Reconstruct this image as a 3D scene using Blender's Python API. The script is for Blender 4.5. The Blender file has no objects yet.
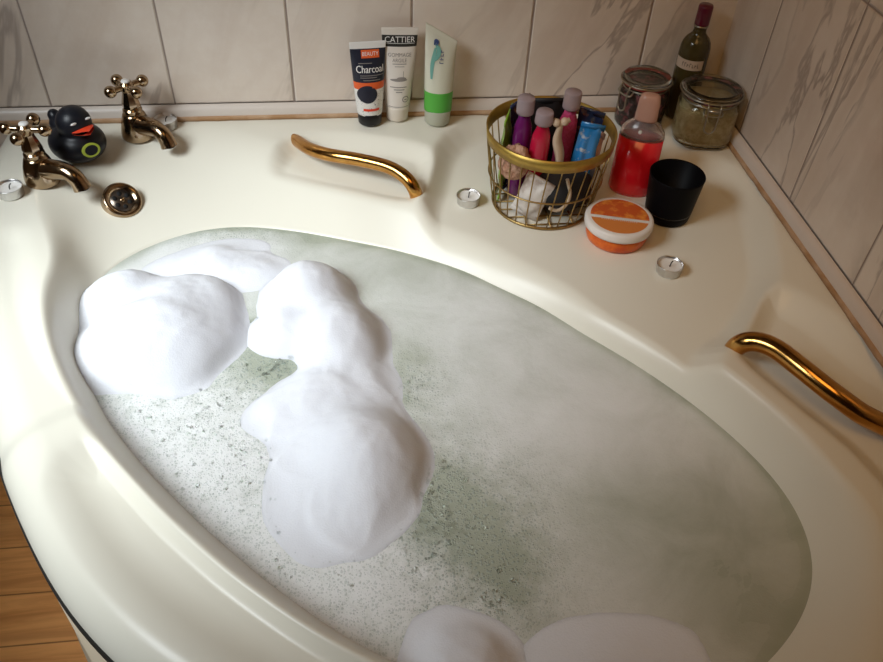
import bpy, math, random
import numpy as np
from mathutils import Vector, Matrix, noise

random.seed(7); rng = np.random.default_rng(7)
S = bpy.context.scene
COL = S.collection
PI = math.pi

# ------------------------------------------------------------------ camera
FPX = 800.0
CAM = np.array([-0.7390774, -1.4306165, 0.78])
RT = np.array([0.99303, -0.11196, 0.03695])
UP = np.array([0.05108, 0.69097, 0.72108])
FW = np.array([0.10626, 0.71416, -0.69187])

def ray(px, py):
    d = FW + (px - 441.5) / FPX * RT - (py - 331.0) / FPX * UP
    return d

def at(px, py, z=0.0):
    d = ray(px, py); t = (z - CAM[2]) / d[2]
    return Vector(CAM + d * t)

cam_d = bpy.data.cameras.new('camera'); cam = bpy.data.objects.new('camera', cam_d); COL.objects.link(cam)
cam_d.sensor_width = 36.0; cam_d.lens = FPX / 883 * 36.0; cam_d.clip_start = 0.02
Mx = Matrix(((RT[0], UP[0], -FW[0], CAM[0]), (RT[1], UP[1], -FW[1], CAM[1]), (RT[2], UP[2], -FW[2], CAM[2]), (0, 0, 0, 1)))
cam.matrix_world = Mx
S.camera = cam

# ------------------------------------------------------------------ materials
def nt(name):
    m = bpy.data.materials.new(name); m.use_nodes = True
    t = m.node_tree; b = t.nodes['Principled BSDF']
    return m, t, b

def mat(name, col, rough=0.4, metal=0.0, trans=0.0, ior=1.45, sss=0.0, spec=None, coat=0.0, bump=None, vary=None, alpha=1.0):
    m, t, b = nt(name)
    b.inputs['Base Color'].default_value = (*col, 1)
    b.inputs['Roughness'].default_value = rough
    b.inputs['Metallic'].default_value = metal
    b.inputs['Transmission Weight'].default_value = trans
    b.inputs['IOR'].default_value = ior
    b.inputs['Coat Weight'].default_value = coat
    b.inputs['Alpha'].default_value = alpha
    if spec is not None: b.inputs['Specular IOR Level'].default_value = spec
    if sss:
        b.inputs['Subsurface Weight'].default_value = sss
        b.inputs['Subsurface Radius'].default_value = (0.02, 0.02, 0.02)
        b.inputs['Subsurface Scale'].default_value = 1.0
    tc = None
    if bump or vary:
        tc = t.nodes.new('ShaderNodeTexCoord')
    if vary:                                     # (scale, colour2, low, high)
        n = t.nodes.new('ShaderNodeTexNoise'); n.inputs['Scale'].default_value = vary[0]; n.inputs['Detail'].default_value = 5
        r = t.nodes.new('ShaderNodeMapRange'); r.inputs['From Min'].default_value = vary[2]; r.inputs['From Max'].default_value = vary[3]
        x = t.nodes.new('ShaderNodeMix'); x.data_type = 'RGBA'
        x.inputs['A'].default_value = (*col, 1); x.inputs['B'].default_value = (*vary[1], 1)
        t.links.new(tc.outputs['Object'], n.inputs['Vector']); t.links.new(n.outputs['Fac'], r.inputs['Value'])
        t.links.new(r.outputs['Result'], x.inputs['Factor']); t.links.new(x.outputs['Result'], b.inputs['Base Color'])
    if bump:                                     # (scale, strength, distance)
        n = t.nodes.new('ShaderNodeTexNoise'); n.inputs['Scale'].default_value = bump[0]; n.inputs['Detail'].default_value = 4
        u = t.nodes.new('ShaderNodeBump'); u.inputs['Strength'].default_value = bump[1]; u.inputs['Distance'].default_value = bump[2]
        t.links.new(tc.outputs['Object'], n.inputs['Vector']); t.links.new(n.outputs['Fac'], u.inputs['Height'])
        t.links.new(u.outputs['Normal'], b.inputs['Normal'])
    return m

class NB:
    """tiny node-graph helper"""
    def __init__(s, t): s.t = t
    def n(s, kind, **kw):
        x = s.t.nodes.new(kind)
        for k, v in kw.items(): setattr(x, k, v)
        return x
    def l(s, a, b): s.t.links.new(a, b)
    def math(s, op, a, b=None, c=None, clamp=False):
        x = s.n('ShaderNodeMath', operation=op); x.use_clamp = clamp
        for i, v in enumerate((a, b, c)):
            if v is None: continue
            if isinstance(v, (int, float)): x.inputs[i].default_value = v
            else: s.l(v, x.inputs[i])
        return x.outputs[0]
    def rng(s, v, a, b, c=0, d=1, smooth=True):
        x = s.n('ShaderNodeMapRange'); x.interpolation_type = 'SMOOTHSTEP' if smooth else 'LINEAR'
        for k, q in zip(('From Min', 'From Max', 'To Min', 'To Max'), (a, b, c, d)): x.inputs[k].default_value = q
        s.l(v, x.inputs['Value']); return x.outputs['Result']
    def mix(s, f, a, b):
        x = s.n('ShaderNodeMix', data_type='RGBA')
        for k, v in (('A', a), ('B', b)):
            if isinstance(v, tuple): x.inputs[k].default_value = (*v, 1)
            else: s.l(v, x.inputs[k])
        if isinstance(f, (int, float)): x.inputs['Factor'].default_value = f
        else: s.l(f, x.inputs['Factor'])
        return x.outputs['Result']
    def noise(s, vec, scale, detail=3, rough=.5, dist=0):
        x = s.n('ShaderNodeTexNoise'); x.inputs['Scale'].default_value = scale; x.inputs['Detail'].default_value = detail
        x.inputs['Roughness'].default_value = rough; x.inputs['Distortion'].default_value = dist
        s.l(vec, x.inputs['Vector']); return x.outputs['Fac']

def tile_material(name, axis, joint0, zjoint, w=0.2235, h=0.331, slant=0.25):
    """marbled ceramic wall tile; axis = the horizontal axis of the wall (0 x, 1 y)"""
    m, t, b = nt(name); g = NB(t)
    tc = g.n('ShaderNodeTexCoord'); sp = g.n('ShaderNodeSeparateXYZ'); g.l(tc.outputs['Object'], sp.inputs[0])
    hx = sp.outputs[axis]; z = sp.outputs[2]
    fx = g.math('FRACT', g.math('DIVIDE', g.math('ADD', hx, 20 * w - joint0), w))
    fz = g.math('FRACT', g.math('DIVIDE', g.math('ADD', z, 20 * h - zjoint), h))
    dx = g.math('MULTIPLY', g.math('MINIMUM', fx, g.math('SUBTRACT', 1.0, fx)), w)
    dz = g.math('MULTIPLY', g.math('MINIMUM', fz, g.math('SUBTRACT', 1.0, fz)), h)
    d = g.math('MINIMUM', dx, dz)
    joint = g.rng(d, 0.0009, 0.0021, 1, 0)
    # per-tile offset so that veins break at joints
    ix = g.math('FLOOR', g.math('DIVIDE', g.math('ADD', hx, 20 * w - joint0), w))
    iz = g.math('FLOOR', g.math('DIVIDE', g.math('ADD', z, 20 * h - zjoint), h))
    cb = g.n('ShaderNodeCombineXYZ')
    g.l(g.math('ADD', g.math('ADD', hx, g.math('MULTIPLY', z, slant)), g.math('MULTIPLY', ix, 3.37)), cb.inputs[0])
    g.l(g.math('ADD', g.math('MULTIPLY', z, 0.22), g.math('MULTIPLY', iz, 2.1)), cb.inputs[1])
    n1 = g.noise(cb.outputs[0], 9.0, 5, .55, .6)
    v1 = g.rng(g.math('ABSOLUTE', g.math('SUBTRACT', n1, .5)), 0.0, 0.035, 1, 0)
    n2 = g.noise(cb.outputs[0], 4.0, 3, .5, .4)
    gate = g.rng(n2, .45, .62)
    n3 = g.noise(tc.outputs['Object'], 2.2, 4)
    n4 = g.noise(tc.outputs['Object'], 38, 5, .65)
    base = g.mix(g.rng(n3, .35, .65), (.82, .725, .63), (.73, .625, .53))
    base = g.mix(g.math('MULTIPLY', g.rng(n4, .38, .7), .22), base, (.86, .79, .71))
    band = g.rng(n1, .42, .66)
    base = g.mix(g.math('MULTIPLY', band, .38), base, (.58, .455, .36))
    base = g.mix(g.math('MULTIPLY', g.math('MULTIPLY', v1, gate), .62), base, (.30, .23, .19))
    colr = g.mix(joint, base, (.33, .26, .22))
    g.l(colr, b.inputs['Base Color'])
    g.l(g.rng(joint, 0, 1, .22, .8), b.inputs['Roughness'])
    bp = g.n('ShaderNodeBump'); bp.inputs['Strength'].default_value = .8; bp.inputs['Distance'].default_value = .002
    g.l(g.math('ADD', g.rng(d, 0.0005, .004), g.math('MULTIPLY', n4, .05)), bp.inputs['Height'])
    g.l(bp.outputs['Normal'], b.inputs['Normal'])
    return m

def wood_material():
    m, t, b = nt('laminate_wood'); g = NB(t)
    tc = g.n('ShaderNodeTexCoord'); sp = g.n('ShaderNodeSeparateXYZ'); g.l(tc.outputs['Object'], sp.inputs[0])
    pw = 0.095
    iy = g.math('FLOOR', g.math('DIVIDE', sp.outputs[1], pw)); fy = g.math('FRACT', g.math('DIVIDE', sp.outputs[1], pw))
    cb = g.n('ShaderNodeCombineXYZ')
    g.l(g.math('ADD', sp.outputs[0], g.math('MULTIPLY', iy, 1.73)), cb.inputs[0]); g.l(g.math('MULTIPLY', sp.outputs[1], 14), cb.inputs[1]); g.l(iy, cb.inputs[2])
    n1 = g.noise(cb.outputs[0], 3.5, 6, .6, .6); n2 = g.noise(cb.outputs[0], 1.0, 2)
    c = g.mix(g.rng(n1, .3, .7), (.86, .40, .13), (.55, .22, .06))
    c = g.mix(g.math('MULTIPLY', g.rng(n2, .3, .7), .4), c, (.78, .40, .15))
    seam = g.rng(g.math('MINIMUM', fy, g.math('SUBTRACT', 1.0, fy)), .006, .02, 1, 0)
    c = g.mix(g.math('MULTIPLY', seam, .7), c, (.08, .03, .01))
    g.l(c, b.inputs['Base Color']); b.inputs['Roughness'].default_value = .35
    return m

M = {}
M['acrylic'] = mat('cream_acrylic', (.80, .77, .66), .30, spec=.38)
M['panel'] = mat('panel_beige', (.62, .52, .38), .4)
M['gap'] = mat('gap_shade_black', (.02, .018, .015), .7)
M['brass'] = mat('aged_brass', (.36, .25, .145), .16, 1.0, vary=(30, (.46, .35, .24), .35, .7))
M['gold'] = mat('gold_plate', (.60, .315, .085), .17, 1.0, vary=(55, (.50, .24, .06), .4, .7))
M['basket_gold'] = mat('basket_gold', (.50, .335, .07), .42, .75, vary=(40, (.36, .22, .05), .35, .7))
M['wire'] = mat('basket_wire', (.36, .24, .09), .35, .9)
M['darkbronze'] = mat('dark_bronze', (.16, .13, .105), .3, .9)
M['black'] = mat('black_void', (.006, .006, .006), .8)
M['trimwhite'] = mat('trim_white', (.70, .62, .55), .35)
M['trimbrown'] = mat('sealant_brown', (.42, .235, .11), .55, vary=(25, (.55, .36, .22), .4, .65))
M['rubberblack'] = mat('black_rubber', (.010, .011, .016), .38, spec=.35)
M['beak'] = mat('red_beak', (.78, .06, .02), .35)
M['white'] = mat('white_plastic', (.82, .80, .77), .35)
M['ivory'] = mat('ivory_plastic', (.74, .66, .56), .4)
M['badge'] = mat('badge_yellow', (.42, .50, .05), .5)
M['foil'] = mat('foil', (.78, .77, .76), .28, 1.0, bump=(220, .5, .002))
M['wax'] = mat('tealight_wax', (.80, .77, .72), .4, sss=.2)
M['wick'] = mat('wick', (.02, .018, .015), .9)
M['tubedark'] = mat('tube_navy', (.018, .02, .035), .35)
M['orangered'] = mat('orange_print', (.80, .13, .03), .4)
M['capblack'] = mat('cap_black', (.008, .008, .009), .3)
M['tubewhite'] = mat('tube_white', (.78, .72, .65), .38)
M['tubepale'] = mat('tube_translucent_pale', (.70, .69, .56), .35, sss=.15)
M['paleclear'] = mat('cap_translucent', (.66, .66, .52), .3, trans=.35)
M['green'] = mat('green_print', (.10, .44, .06), .4)
M['printblack'] = mat('print_black', (.02, .018, .018), .5)
M['printgrey'] = mat('print_grey', (.30, .27, .25), .5)
M['printwhite'] = mat('print_white', (.85, .83, .80), .5)
M['printteal'] = mat('print_teal', (.18, .42, .36), .5)
M['printblue'] = mat('print_blue', (.05, .08, .20), .5)
M['blacklabel'] = mat('black_box_print', (.03, .028, .025), .4)
M['speckle'] = mat('speckled_white', (.80, .78, .74), .4, vary=(420, (.10, .10, .11), .60, .68))
M['redliquid'] = mat('red_liquid', (.80, .012, .022), .2, coat=.5)
M['clear'] = mat('clear_plastic', (.95, .86, .84), .12, trans=.92, ior=1.3)
M['peachcap'] = mat('peach_cap', (.72, .42, .32), .25, trans=.25)
M['cupblack'] = mat('black_glass', (.004, .004, .005), .45, spec=.08)
M['waxdark'] = mat('dark_wax', (.02, .02, .018), .35)
M['orange'] = mat('orange_tub', (.82, .17, .02), .3, sss=.1, vary=(60, (.62, .08, .01), .4, .65))
M['tublid'] = mat('white_lid', (.80, .74, .68), .3)
M['glass'] = mat('jar_glass', (.86, .90, .84), .05, trans=1.0, ior=1.35)
M['salts'] = mat('bath_salts', (.46, .33, .16), .8, vary=(90, (.62, .48, .26), .35, .65), bump=(300, .8, .004))
M['potpourri'] = mat('dark_contents', (.05, .03, .03), .7, vary=(70, (.34, .10, .12), .5, .6), bump=(120, .8, .004))
M['seal'] = mat('red_rubber_seal', (.40, .05, .04), .5)
M['bail'] = mat('bail_wire', (.42, .38, .30), .3, 1.0)
M['bottleglass'] = mat('olive_glass', (.085, .065, .022), .10, trans=.25, ior=1.4)
M['capred'] = mat('wine_red_cap', (.11, .004, .022), .3, coat=.3)
M['labelpaper'] = mat('label_paper', (.60, .47, .36), .6)
M['floor'] = wood_material()
M['tile_back'] = tile_material('marbled_tile_back', 0, -0.162, 0.354, slant=-.45)
M['tile_right'] = tile_material('marbled_tile_right', 1, -0.150, 0.354, slant=.06)
M['plaster'] = mat('plaster', (.20, .14, .09), .8)
M['frame'] = mat('window_frame', (.8, .8, .78), .4)

# ------------------------------------------------------------------ mesh helpers
class MB:
    def __init__(s): s.v = []; s.f = []; s.m = []
    def add(s, vs, fs, mi=0):
        o = len(s.v); s.v += [tuple(map(float, v)) for v in vs]; s.f += [tuple(o + i for i in f) for f in fs]; s.m += [mi] * len(fs); return s
    def xf(s, mx):
        s.v = [tuple(mx @ Vector(v)) for v in s.v]; return s
    def lathe(s, prof, n=40, c=(0, 0, 0), sx=1.0, sy=1.0, mi=0, power=None, closed=True):
        vs = []; fs = []
        for r, z in prof:
            for k in range(n):
                a = 2 * PI * k / n; ca, sa = math.cos(a), math.sin(a)
                if power:
                    q = (abs(ca) ** power + abs(sa) ** power) ** (-1 / power); ca, sa = ca * q, sa * q
                vs.append((c[0] + r * sx * ca, c[1] + r * sy * sa, c[2] + z))
        for i in range(len(prof) - 1):
            for k in range(n):
                a, b2 = i * n + k, i * n + (k + 1) % n
                fs.append((a, b2, b2 + n, a + n))
        if closed:
            if prof[0][0] > 1e-5: fs.append(tuple(reversed(range(n))))
            if prof[-1][0] > 1e-5: fs.append(tuple(range((len(prof) - 1) * n, len(prof) * n)))
        return s.add(vs, fs, mi)
    def tube(s, pts, r, n=14, cap=True, mi=0, closed=False, flat=None):
        P = [Vector(p) for p in pts]; N = len(P); vs = []; fs = []
        rr = r if isinstance(r, (list, tuple)) else [r] * N
        T = []
        for i in range(N):
            a = P[(i - 1) % N] if (closed or i > 0) else P[i]; b2 = P[(i + 1) % N] if (closed or i < N - 1) else P[i]
            T.append((b2 - a).normalized())
        nrm = T[0].orthogonal().normalized()
        for i in range(N):
            nrm = (nrm - T[i] * nrm.dot(T[i])).normalized(); bi = T[i].cross(nrm)
            for k in range(n):
                a = 2 * PI * k / n
                vs.append(P[i] + nrm * (rr[i] * math.cos(a)) + bi * (rr[i] * math.sin(a) * (flat or 1)))
        for i in range(N if closed else N - 1):
            j = (i + 1) % N
            for k in range(n):
                fs.append((i * n + k, i * n + (k + 1) % n, j * n + (k + 1) % n, j * n + k))
        if cap and not closed:
            fs.append(tuple(reversed(range(n)))); fs.append(tuple(range((N - 1) * n, N * n)))
        return s.add(vs, fs, mi)
    def ball(s, c, r, n=20, sc=(1, 1, 1), mi=0):
        prof = [(max(1e-6, math.sin(PI * i / (n // 2))), -math.cos(PI * i / (n // 2))) for i in range(n // 2 + 1)]
        t = MB().lathe(prof, n, closed=False)
        return s.add([(c[0] + r * sc[0] * v[0], c[1] + r * sc[1] * v[1], c[2] + r * sc[2] * v[2]) for v in t.v], t.f, mi)
    def box(s, a, b, mi=0):
        x0, y0, z0 = a; x1, y1, z1 = b
        return s.add([(x0, y0, z0), (x1, y0, z0), (x1, y1, z0), (x0, y1, z0), (x0, y0, z1), (x1, y0, z1), (x1, y1, z1), (x0, y1, z1)],
                     [(0, 3, 2, 1), (4, 5, 6, 7), (0, 1, 5, 4), (1, 2, 6, 5), (2, 3, 7, 6), (3, 0, 4, 7)], mi)
    def grid(s, fn, nu, nv, mi=0, wrap=False):
        vs = [fn(i / nu, j / nv) for j in range(nv + 1) for i in range(nu + (0 if wrap else 1))]
        w = nu if wrap else nu + 1
        fs = []
        for j in range(nv):
            for i in range(nu):
                a = j * w + i; b2 = j * w + (i + 1) % w if wrap else a + 1
                fs.append((a, b2, b2 + w, a + w))
        return s.add(vs, fs, mi)
    def join(s, o, mi=None):
        k = len(s.v); s.v += o.v; s.f += [tuple(k + i for i in f) for f in o.f]; s.m += o.m if mi is None else [mi] * len(o.f); return s

def obj(name, mb, mats, parent=None, smooth=True, world=False, bevel=0.0, auto=None):
    me = bpy.data.meshes.new(name)
    v = mb.v
    if world and parent is not None:
        inv = parent_matrix(parent).inverted(); v = [tuple(inv @ Vector(p)) for p in v]
    me.from_pydata(v, [], mb.f)
    if not isinstance(mats, (list, tuple)): mats = [mats]
    for x in mats: me.materials.append(x)
    if len(mats) > 1: me.polygons.foreach_set('material_index', mb.m)
    if smooth: me.polygons.foreach_set('use_smooth', [True] * len(me.polygons))
    me.validate(); me.update()
    if smooth and auto: 
        try: me.set_sharp_from_angle(angle=math.radians(auto))
        except Exception: pass
    o = bpy.data.objects.new(name, me); COL.objects.link(o)
    if parent is not None: o.parent = parent
    if bevel:
        b = o.modifiers.new('b', 'BEVEL'); b.width = bevel; b.segments = 3; b.limit_method = 'ANGLE'
    return o

def parent_matrix(p):
    m = p.matrix_basis.copy()
    return m if p.parent is None else parent_matrix(p.parent) @ m

def tag(o, label=None, cat=None, group=None, kind=None):
    if label: o['label'] = label
    if cat: o['category'] = cat
    if group: o['group'] = group
    if kind: o['kind'] = kind
    return o

def thing(name, label, cat, loc=(0, 0, 0), rot=(0, 0, 0), group=None):
    o = bpy.data.objects.new(name, None); COL.objects.link(o); o.location = loc; o.rotation_euler = rot
    o.empty_display_size = .02
    return tag(o, label, cat, group)

def copy_tree(o, parent=None):
    c = o.copy(); COL.objects.link(c)
    if parent is not None: c.parent = parent
    for ch in list(o.children): copy_tree(ch, c)
    return c

def catmull(pts, sub=8, closed=False):
    P = [np.array(p, float) for p in pts]; N = len(P); out = []
    for i in range(N if closed else N - 1):
        p0 = P[(i - 1) % N] if closed or i > 0 else 2 * P[0] - P[1]
        p1, p2 = P[i], P[(i + 1) % N]
        p3 = P[(i + 2) % N] if closed or i + 2 < N else 2 * P[-1] - P[-2]
        for k in range(sub):
            t = k / sub
            out.append(.5 * ((2 * p1) + (-p0 + p2) * t + (2 * p0 - 5 * p1 + 4 * p2 - p3) * t * t + (-p0 + 3 * p1 - 3 * p2 + p3) * t ** 3))
    if not closed: out.append(P[-1])
    return out

def text_mb(body, size, extrude=0.0, align='CENTER', squeeze=1.0, shear=0.0):
    """lettering as a flat mesh in the x-z plane (x right, z up), centred"""
    cu = bpy.data.curves.new('lettering', 'FONT'); cu.body = body; cu.size = size; cu.align_x = align; cu.align_y = 'CENTER'; cu.resolution_u = 3; cu.shear = shear
    o = bpy.data.objects.new('lettering', cu); COL.objects.link(o)
    dg = bpy.context.evaluated_depsgraph_get(); dg.update()
    me = bpy.data.meshes.new_from_object(o.evaluated_get(dg))
    b = MB(); b.add([(v.co.x * squeeze, 0, v.co.y) for v in me.vertices], [tuple(p.vertices) for p in me.polygons])
    bpy.data.objects.remove(o); bpy.data.meshes.remove(me); bpy.data.curves.remove(cu)
    return b

def scrawl_mb(w, h, n, seed):
    """a row of small strokes: print too small to read"""
    r = random.Random(seed); b = MB(); x = -w / 2; dx = w / n
    for k in range(n):
        a = x + k * dx; t = dx * .18
        for q in ((a + dx * .1, -h * .5, a + dx * .1 + t, h * r.choice((.3, .5))), (a + dx * .1, h * r.choice((-.5, .0, .38)), a + dx * .75, 0)):
            z0, z1 = (q[1], q[3]) if q[3] else (q[1], q[1] + h * .16)
            b.add([(q[0], 0, z0), (q[2], 0, z0), (q[2], 0, z1), (q[0], 0, z1)], [(0, 1, 2, 3)])
    return b

def rect_mb(x0, z0, x1, z1, n=10, m=3):
    return MB().grid(lambda a, c: (x0 + (x1 - x0) * a, 0, z0 + (z1 - z0) * c), n, m)

def ell_mb(cx, cz, rx, rz, n=28, rings=7):
    vs = [(cx, 0, cz)]; fs = []
    for i in range(1, rings + 1):
        q = i / rings; vs += [(cx + q * rx * math.cos(2 * PI * k / n), 0, cz + q * rz * math.sin(2 * PI * k / n)) for k in range(n)]
    fs = [(0, 1 + k, 1 + (k + 1) % n) for k in range(n)]
    for i in range(rings - 1):
        a = 1 + i * n; fs += [(a + k, a + n + k, a + n + (k + 1) % n, a + (k + 1) % n) for k in range(n)]
    return MB().add(vs, fs)

def shift(mb, dx, dz):
    mb.v = [(x + dx, y, z + dz) for x, y, z in mb.v]; return mb

def remesh(name, mb, m, parent, voxel, smooth_it=6):
    o = obj('temp', mb, m); r = o.modifiers.new('r', 'REMESH'); r.mode = 'VOXEL'; r.voxel_size = voxel
    s = o.modifiers.new('s', 'SMOOTH'); s.iterations = smooth_it; s.factor = .5
    dg = bpy.context.evaluated_depsgraph_get(); dg.update()
    me = bpy.data.meshes.new_from_object(o.evaluated_get(dg)); bpy.data.objects.remove(o)
    me.name = name
    me.polygons.foreach_set('use_smooth', [True] * len(me.polygons))
    n = bpy.data.objects.new(name, me); COL.objects.link(n)
    if parent is not None: n.parent = parent
    return n

# ------------------------------------------------------------------ bath height field
S2 = math.sqrt(2)
def to_uv(p): return np.array([(p[0] - p[1]) / S2, -(p[0] + p[1]) / S2])
def to_xy(u, v): return ((u - v) / S2, -(u + v) / S2)
CU, CV = 0.0, 0.98
LIPZ, WATER = -0.03, -0.070
NTH = 720

def sstep(x): x = np.clip(x, 0, 1); return x * x * (3 - 2 * x)

def polar_curve(pts, z, mirror_front=True, smooth=6, extra=()):
    """closed curve r(theta) about the basin centre through picture-measured points on the plane z"""
    uv = [to_uv(at(px, py, z)) for px, py in pts] + [np.array(e) for e in extra]
    th = np.array([math.atan2(p[1] - CV, p[0] - CU) for p in uv]); r = np.array([math.hypot(p[1] - CV, p[0] - CU) for p in uv])
    o = np.argsort(th); th, r = th[o], r[o]
    T = np.linspace(-PI, PI, NTH, endpoint=False)
    R = np.interp(T, np.concatenate([th - 2 * PI, th, th + 2 * PI]), np.tile(r, 3))
    k = np.exp(-.5 * (np.arange(-4 * smooth, 4 * smooth + 1) / smooth) ** 2); k /= k.sum()
    return np.convolve(np.concatenate([R[-4 * smooth:], R, R[:4 * smooth]]), k, 'valid')
TH = np.linspace(-PI, PI, NTH, endpoint=False)

lip_pts = [(58, 230), (95, 200), (140, 178), (190, 168), (240, 173), (300, 188), (340, 200), (420, 222), (520, 262), (600, 312), (680, 362), (740, 412), (800, 465), (850, 525),
           (65, 320), (90, 390), (130, 475), (200, 548), (270, 610), (330, 655)]
RL = polar_curve(lip_pts, LIPZ, extra=[(.33, 1.25), (.45, 1.2), (.56, 1.12), (.61, 1.0)], smooth=8)
wat_pts = [(95, 280), (150, 245), (220, 225), (290, 232), (350, 243), (420, 258), (500, 290), (580, 335), (640, 370), (700, 412), (750, 455), (790, 492), (815, 545), (822, 585)]
RW = polar_curve(wat_pts, WATER, extra=[(-.545, 1.09), (-.50, 1.14), (-.43, 1.19), (-.33, 1.232), (-.2, 1.260), (-.1, 1.270), (0, 1.274), (.1, 1.272), (.2, 1.262), (.33, 1.22), (.45, 1.15), (.53, 1.08)], smooth=12)
FRONTW = sstep((np.sin(TH) - .02) / .32)
RL = np.maximum(RL * (1 - FRONTW) + (RW + .020) * FRONTW, RW + .020)

front = catmull([(-.98, .98), (-.87, 1.09), (-.70, 1.215), (-.46, 1.33), (-.2, 1.416), (0, 1.445), (.2, 1.416), (.46, 1.33), (.70, 1.215), (.87, 1.09), (.98, .98)], 10)
outline = [np.array((0., 0.))] + [np.array(p) for p in front]            # uv, corner first
def ray_out(th):
    d = np.array([math.cos(th), math.sin(th)]); best = None
    for i in range(len(outline)):
        a, b = outline[i] - (CU, CV), outline[(i + 1) % len(outline)] - (CU, CV)
        e = b - a; den = d[0] * e[1] - d[1] * e[0]
        if abs(den) < 1e-12: continue
        t = (a[0] * e[1] - a[1] * e[0]) / den; s = (a[0] * d[1] - a[1] * d[0]) / den
        if t > 0 and -1e-9 <= s <= 1 + 1e-9 and (best is None or t < best): best = t
    return best
ROUT = np.array([ray_out(t) for t in TH])

def sdf_poly(P, poly):
    """signed distance (negative inside), P (N,2), poly list of (x,y)"""
    d = np.full(len(P), 1e9); ins = np.zeros(len(P), bool); n = len(poly)
    for i in range(n):
        a = np.array(poly[i]); b = np.array(poly[(i + 1) % n]); e = b - a; w = P - a
        t = np.clip((w @ e) / (e @ e), 0, 1); q = w - t[:, None] * e; d = np.minimum(d, np.hypot(q[:, 0], q[:, 1]))
        c = ((a[1] <= P[:, 1]) != (b[1] <= P[:, 1]))
        with np.errstate(divide='ignore', invalid='ignore'):
            xi = a[0] + (P[:, 1] - a[1]) / (b[1] - a[1]) * (b[0] - a[0])
        ins ^= c & (P[:, 0] < xi)
    return np.where(ins, -d, d)

def smin(a, b, k):
    h = np.maximum(k - np.abs(a - b), 0) / k
    return np.minimum(a, b) - h * h * k / 4

def px_poly(pts, z): 
    out = []
    for p in catmull([(a, b, 0) for a, b in pts], 4, closed=True):
        q = at(p[0], p[1], z); out.append((q.x, q.y))
    return out
SEAT = px_poly([(425, 215), (434, 178), (452, 140), (500, 121), (570, 120), (640, 138), (690, 156), (726, 172), (752, 197), (764, 240), (766, 282), (740, 330), (712, 352), (690, 400), (600, 350), (500, 290), (440, 240)], -.015)
REC_L = px_poly([(272, 168), (290, 146), (330, 140), (390, 146), (425, 156), (428, 176), (412, 200), (345, 188), (300, 178)], -.015)
REC_R = px_poly([(770, 296), (752, 335), (748, 360), (800, 405), (860, 455), (940, 540), (1010, 560), (990, 440), (883, 366), (815, 315)], -.015)
REC_A = px_poly([(-90, 265), (-20, 243), (18, 236), (26, 265), (34, 310), (58, 360), (90, 400), (60, 418), (-10, 450), (-60, 470), (-110, 400)], -.01)
REC_F = px_poly([(56, 478), (98, 446), (150, 470), (230, 520), (330, 590), (430, 640), (520, 690), (520, 790), (400, 780), (300, 730), (235, 672), (180, 632), (130, 592), (95, 555), (70, 515)], -.01)

RECS = [(SEAT, .036, .06), (REC_L, .026, .05), (REC_R, .034, .06), (REC_A, .016, .055)]

frontxy = np.array([to_xy(*p) for p in front])
def height(P):
    P = np.atleast_2d(np.asarray(P, float))
    z = np.zeros(len(P))
    for poly, dep, w in RECS:
        sd = sdf_poly(P, poly)
        z = smin(z, -dep * sstep((w * .5 - sd) / w), .006) + 0.0
    u = (P[:, 0] - P[:, 1]) / S2 - CU; v = -(P[:, 0] + P[:, 1]) / S2 - CV
    th = np.arctan2(v, u); r = np.hypot(u, v)
    rl = np.interp(th, np.append(TH, PI), np.append(RL, RL[0])); rw = np.interp(th, np.append(TH, PI), np.append(RW, RW[0]))
    t = (r - rw) / (rl - rw)
    sd = sdf_poly(P, REC_F)
    z = smin(z, -.024 * sstep((.045 - sd) / .09) * sstep((r - rl - .004) / .032), .004)
    zb = WATER + (LIPZ - WATER) * t
    inner = np.where(t < 0, WATER + np.maximum((r - rw) * 1.9, -(0.30) - .0 * r), zb)
    zb = np.where(t < 0, inner, zb)
    z = smin(z, zb, .024)
    # rounded front edge
    d = np.full(len(P), 1e9)
    for i in range(len(frontxy) - 1):
        a, b = frontxy[i], frontxy[i + 1]; e = b - a; w = P - a
        q = np.clip((w @ e) / (e @ e), 0, 1); q = w - q[:, None] * e; d = np.minimum(d, np.hypot(q[:, 0], q[:, 1]))
    R = .065; dd = np.clip((R - d) / R, 0, 1)
    z = z - (1 - np.sqrt(np.maximum(0, 1 - dd * dd * .97))) * R
    return z

def hit(px, py, z0=0.0):
    z = z0
    for _ in range(25):
        p = at(px, py, z); z = z * .4 + .6 * float(height([(p.x, p.y)])[0])
    p = at(px, py, z); p.z = float(height([(p.x, p.y)])[0]); return p

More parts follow.
